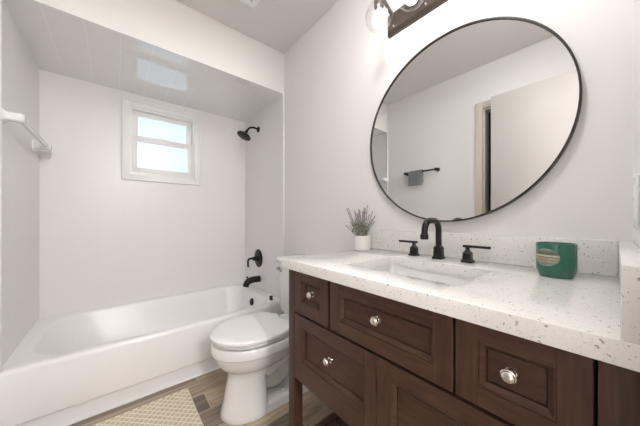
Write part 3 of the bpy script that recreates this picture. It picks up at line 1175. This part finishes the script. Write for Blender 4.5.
st_['label'] = 'oval silver sticker'

# ---------------------------------------------------------------- round mirror
MX, MZ, MR = 2.155, 1.452, 0.402
mir = thing('round_mirror', 'large round mirror with a thin black frame above the sink', 'mirror', (MX, 0, MZ))
bm = bmesh.new()
lathe(bm, [(MR - 0.006, 0.004), (MR - 0.006, 0.021), (MR - 0.005, 0.022), (MR - 0.001, 0.022), (MR, 0.021), (MR, 0.0), (MR - 0.004, 0.0)],
      (MX, -0.0005, MZ), (0, -1, 0), 128, False, False)
fr_ = obj('mirror_frame', bm, mat('black_frame', (0.02, 0.016, 0.014, 1), 0.4), mir)
bm = bmesh.new()
lathe(bm, [(MR - 0.0058, 0.008), (MR - 0.0058, 0.0165)], (MX, 0, MZ), (0, -1, 0), 128)
obj('mirror_glass', bm, M['mirror'], mir, smooth=False)

# ---------------------------------------------------------------- vanity light
vl = thing('vanity_light', 'bronze bar light with clear glass globes and lit bulbs above the mirror', 'wall light', (2.152, 0, 2.05))
bm = bmesh.new()
rs = []
for yy, ins in ((0, 0), (-0.012, 0), (-0.026, 0.010), (-0.030, 0.014)):
    rs.append([Vector((p.x, yy, p.y)) for p in rrect(1.862 + ins, 2.446 - ins, 2.004 + ins, 2.112 - ins, 0.006, 0, 4)])
loft(bm, rs)
obj('back_plate', bm, M['plate'], vl)
GZ, GYY = 2.022, -0.142
for k in range(4):
    gx = 1.905 + 0.1655 * k
    bm = bmesh.new()
    tube(bm, smooth_path([(gx, -0.028, 2.078), (gx, -0.07, 2.100), (gx, -0.11, 2.118), (gx, GYY, 2.112)], 4), 0.008, 12)
    lathe(bm, [(0.008, 0.028), (0.021, 0.024), (0.023, 0.018), (0.023, -0.022), (0.019, -0.024)], (gx, GYY, 2.090), (0, 0, 1), 24)
    arm = obj('arm', bm, M['plate'], vl)
    bm = bmesh.new()
    R_ = 0.064
    lathe(bm, [(R_ * math.sin(t), R_ * 1.06 * -math.cos(t)) for t in [0.42 + (PI - 0.36 - 0.42) * i / 24 for i in range(25)]],
          (gx, GYY, GZ), (0, 0, 1), 40, False, False)
    obj('glass_globe', bm, M['globe'], vl)
    bm = bmesh.new()
    lathe(bm, [(0.006, -0.031), (0.018, -0.026), (0.027, -0.014), (0.030, 0.0), (0.028, 0.012), (0.021, 0.026), (0.014, 0.036), (0.012, 0.046)],
          (gx, GYY, 2.004), (0, 0, 1), 20)
    bl = obj('bulb', bm, M['bulb'], arm)
    bm = bmesh.new()
    lathe(bm, [(0.0125, 0.044), (0.0125, 0.066)], (gx, GYY, 2.004), (0, 0, 1), 16)
    obj('bulb_base', bm, M['nickel'], arm)
    bm = bmesh.new()
    lathe(bm, [(0.004, 0), (0.005, 0.006), (0.0035, 0.010)], (gx + 0.008, -0.0295, 2.026), (0, -1, 0), 12)
    obj('screw', bm, M['nickel'], vl)

# ---------------------------------------------------------------- towel bar and towel seen in the mirror
tb = thing('towel_bar', 'black towel bar on the wall opposite the vanity, seen in the mirror', 'towel bar', (1.22, YW, 1.575))
TBY, TBZ = -1.474, 1.572
for xx in (1.086, 1.435):
    bm = bmesh.new()
    lathe(bm, [(0.021, 0), (0.021, 0.006), (0.010, 0.010), (0.010, 0.034), (0.015, 0.037), (0.015, 0.056), (0.010, 0.060)], (xx, YW, TBZ), (0, 1, 0), 20)
    obj('post', bm, M['bronze'], tb)
bm = bmesh.new()
tube(bm, [(1.068, TBY, TBZ), (1.450, TBY, TBZ)], 0.0085, 14)
obj('bar', bm, M['bronze'], tb)
bm = bmesh.new()
prof = []
for s_, (yo) in (('f', 0.016), ('b', -0.016)):
    pass
TL = 0.145
outer = [Vector((0, TBY + 0.017, TBZ - TL)), ]
pth = [(TBY + 0.0135, TBZ - TL + 0.018 * i) for i in range(9)]
pth += [(TBY + 0.0135 * math.cos(t), TBZ + 0.0135 * math.sin(t)) for t in [PI * i / 8 for i in range(9)]]
pth += [(TBY - 0.0135, TBZ - 0.018 * i) for i in range(1, 8)]
nx = 20
th_ = 0.0042


def rib(j):
    return 0.0018 * math.sin(j * 2.1)


rows = []
for j, (y_, z_) in enumerate(pth):
    pa = Vector((0, *pth[max(0, j - 1)]))
    pb_ = Vector((0, *pth[min(len(pth) - 1, j + 1)]))
    t_ = (pb_ - pa).normalized()
    n_ = Vector((0, t_.z, -t_.y))
    rows.append((Vector((0, y_, z_)), n_))
front_, back_ = [], []
for j, (p_, n_) in enumerate(rows):
    fr, bk = [], []
    for i in range(nx + 1):
        x = 1.135 + 0.155 * i / nx
        w_ = 0.0012 * math.sin(i * 0.9 + j * 0.3)
        fr.append(bm.verts.new(Vector((x, 0, 0)) + p_ + n_ * (th_ + rib(j) + w_)))
        bk.append(bm.verts.new(Vector((x, 0, 0)) + p_ - n_ * (th_ - 0.0005)))
    front_.append(fr)
    back_.append(bk)
for j in range(len(rows) - 1):
    for i in range(nx):
        bm.faces.new((front_[j][i], front_[j][i + 1], front_[j + 1][i + 1], front_[j + 1][i]))
        bm.faces.new((back_[j][i + 1], back_[j][i], back_[j + 1][i], back_[j + 1][i + 1]))
    for i in (0, nx):
        bm.faces.new((front_[j][i], front_[j + 1][i], back_[j + 1][i], back_[j][i]))
for j in (0, len(rows) - 1):
    for i in range(nx):
        bm.faces.new((front_[j][i], back_[j][i], back_[j][i + 1], front_[j][i + 1]))
tag(obj('hand_towel', bm, M['towel'], at=(1.21, TBY, TBZ)), 'small grey ribbed towel folded over the black towel bar', 'towel')

# ---------------------------------------------------------------- outlet, vent, rug, added fill lamps
ou = thing('outlet', 'white outlet cover on the side wall above the side splash', 'outlet', (XS, -0.22, 1.10))
bm = bmesh.new()
box(bm, XS - 0.006, XS, -0.262, -0.188, 1.042, 1.158, 0.002)
obj('cover_plate', bm, M['plastic'], ou)
for zz in (1.078, 1.122):
    bm = bmesh.new()
    box(bm, XS - 0.008, XS - 0.005, -0.243, -0.207, zz - 0.015, zz + 0.015, 0.001)
    obj('socket', bm, M['plastic'], ou)

ve = thing('ceiling_vent', 'white slotted exhaust vent on the ceiling near the tub', 'vent', (1.22, -0.53, CEIL))
vx0, vx1, vy0, vy1 = 1.092, 1.352, -0.655, -0.395
bm = bmesh.new()
box(bm, vx0, vx1, vy0, vy0 + 0.035, CEIL - 0.018, CEIL, 0.005)
box(bm, vx0, vx1, vy1 - 0.035, vy1, CEIL - 0.018, CEIL, 0.005)
box(bm, vx0, vx0 + 0.035, vy0 + 0.035, vy1 - 0.035, CEIL - 0.018, CEIL, 0.005)
box(bm, vx1 - 0.035, vx1, vy0 + 0.035, vy1 - 0.035, CEIL - 0.018, CEIL, 0.005)
obj('vent_frame', bm, M['vent'], ve)
bm = bmesh.new()
for i in range(11):
    x = vx0 + 0.04 + i * 0.0172
    box(bm, x, x + 0.008, vy0 + 0.035, vy1 - 0.035, CEIL - 0.010, CEIL - 0.003, 0.001)
obj('grille', bm, M['vent'], ve)
bm = bmesh.new()
box(bm, vx0 + 0.03, vx1 - 0.03, vy0 + 0.03, vy1 - 0.03, CEIL - 0.0025, CEIL - 0.0005)
obj('vent_backing', bm, M['black'], ve)

bm = bmesh.new()
rx0, rx1, ry0, ry1 = 0.915, 1.66, -1.26, -0.758
rings = [rrect(rx0, rx1, ry0, ry1, 0.008, 0.0), rrect(rx0 - 0.001, rx1 + 0.001, ry0 - 0.001, ry1 + 0.001, 0.009, 0.005),
         rrect(rx0 + 0.002, rx1 - 0.002, ry0 + 0.002, ry1 - 0.002, 0.008, 0.009)]
loft(bm, rings)
tag(obj('bath_mat', bm, M['rug'], at=(1.29, -1.0, 0)), 'cream and beige lattice bath mat on the floor beside the tub', 'bath mat')

lp = thing('added_ceiling_fill', 'round white flush fill light added out of view on the bathroom ceiling', 'added fill light', (2.20, -0.64, CEIL))  # assumed fixture, added out of view to lift the room's brightness
bm = bmesh.new()
lathe(bm, [(0.11, 0), (0.11, 0.02), (0.105, 0.026)], (2.20, -0.64, CEIL), (0, 0, -1), 40)
obj('fill_base', bm, M['plastic'], lp)
bm = bmesh.new()
lathe(bm, [(0.098, 0.026), (0.094, 0.040), (0.075, 0.052), (0.044, 0.060), (0.01, 0.062)], (2.20, -0.64, CEIL), (0, 0, -1), 32)
obj('fill_shade', bm, M['room_fill'], lp)
HX, HY, HZ = 3.95, -0.99, 2.02
lp = thing('added_hall_fill', 'white globe fill light added out of view in the hall', 'pendant lamp', (HX, HY, CEIL))  # assumed globe, added behind the camera to light the alcove
bm = bmesh.new()
lathe(bm, [(0.06, 0), (0.06, 0.015), (0.02, 0.03)], (HX, HY, CEIL), (0, 0, -1), 32)
obj('fill_canopy', bm, M['plastic'], lp)
bm = bmesh.new()
tube(bm, [(HX, HY, CEIL - 0.02), (HX, HY, HZ + 0.125)], 0.004, 8)
obj('fill_cord', bm, M['plastic'], lp)
bm = bmesh.new()
lathe(bm, [(0.03, 0.145), (0.034, 0.14), (0.034, 0.115)], (HX, HY, HZ), (0, 0, 1), 24)
obj('socket', bm, M['plastic'], lp)
bm = bmesh.new()
lathe(bm, [(0.13 * math.sin(t), 0.13 * math.cos(t)) for t in [PI * i / 20 for i in range(21)]], (HX, HY, HZ), (0, 0, 1), 32)
obj('fill_shade', bm, M['hall_fill'], lp)
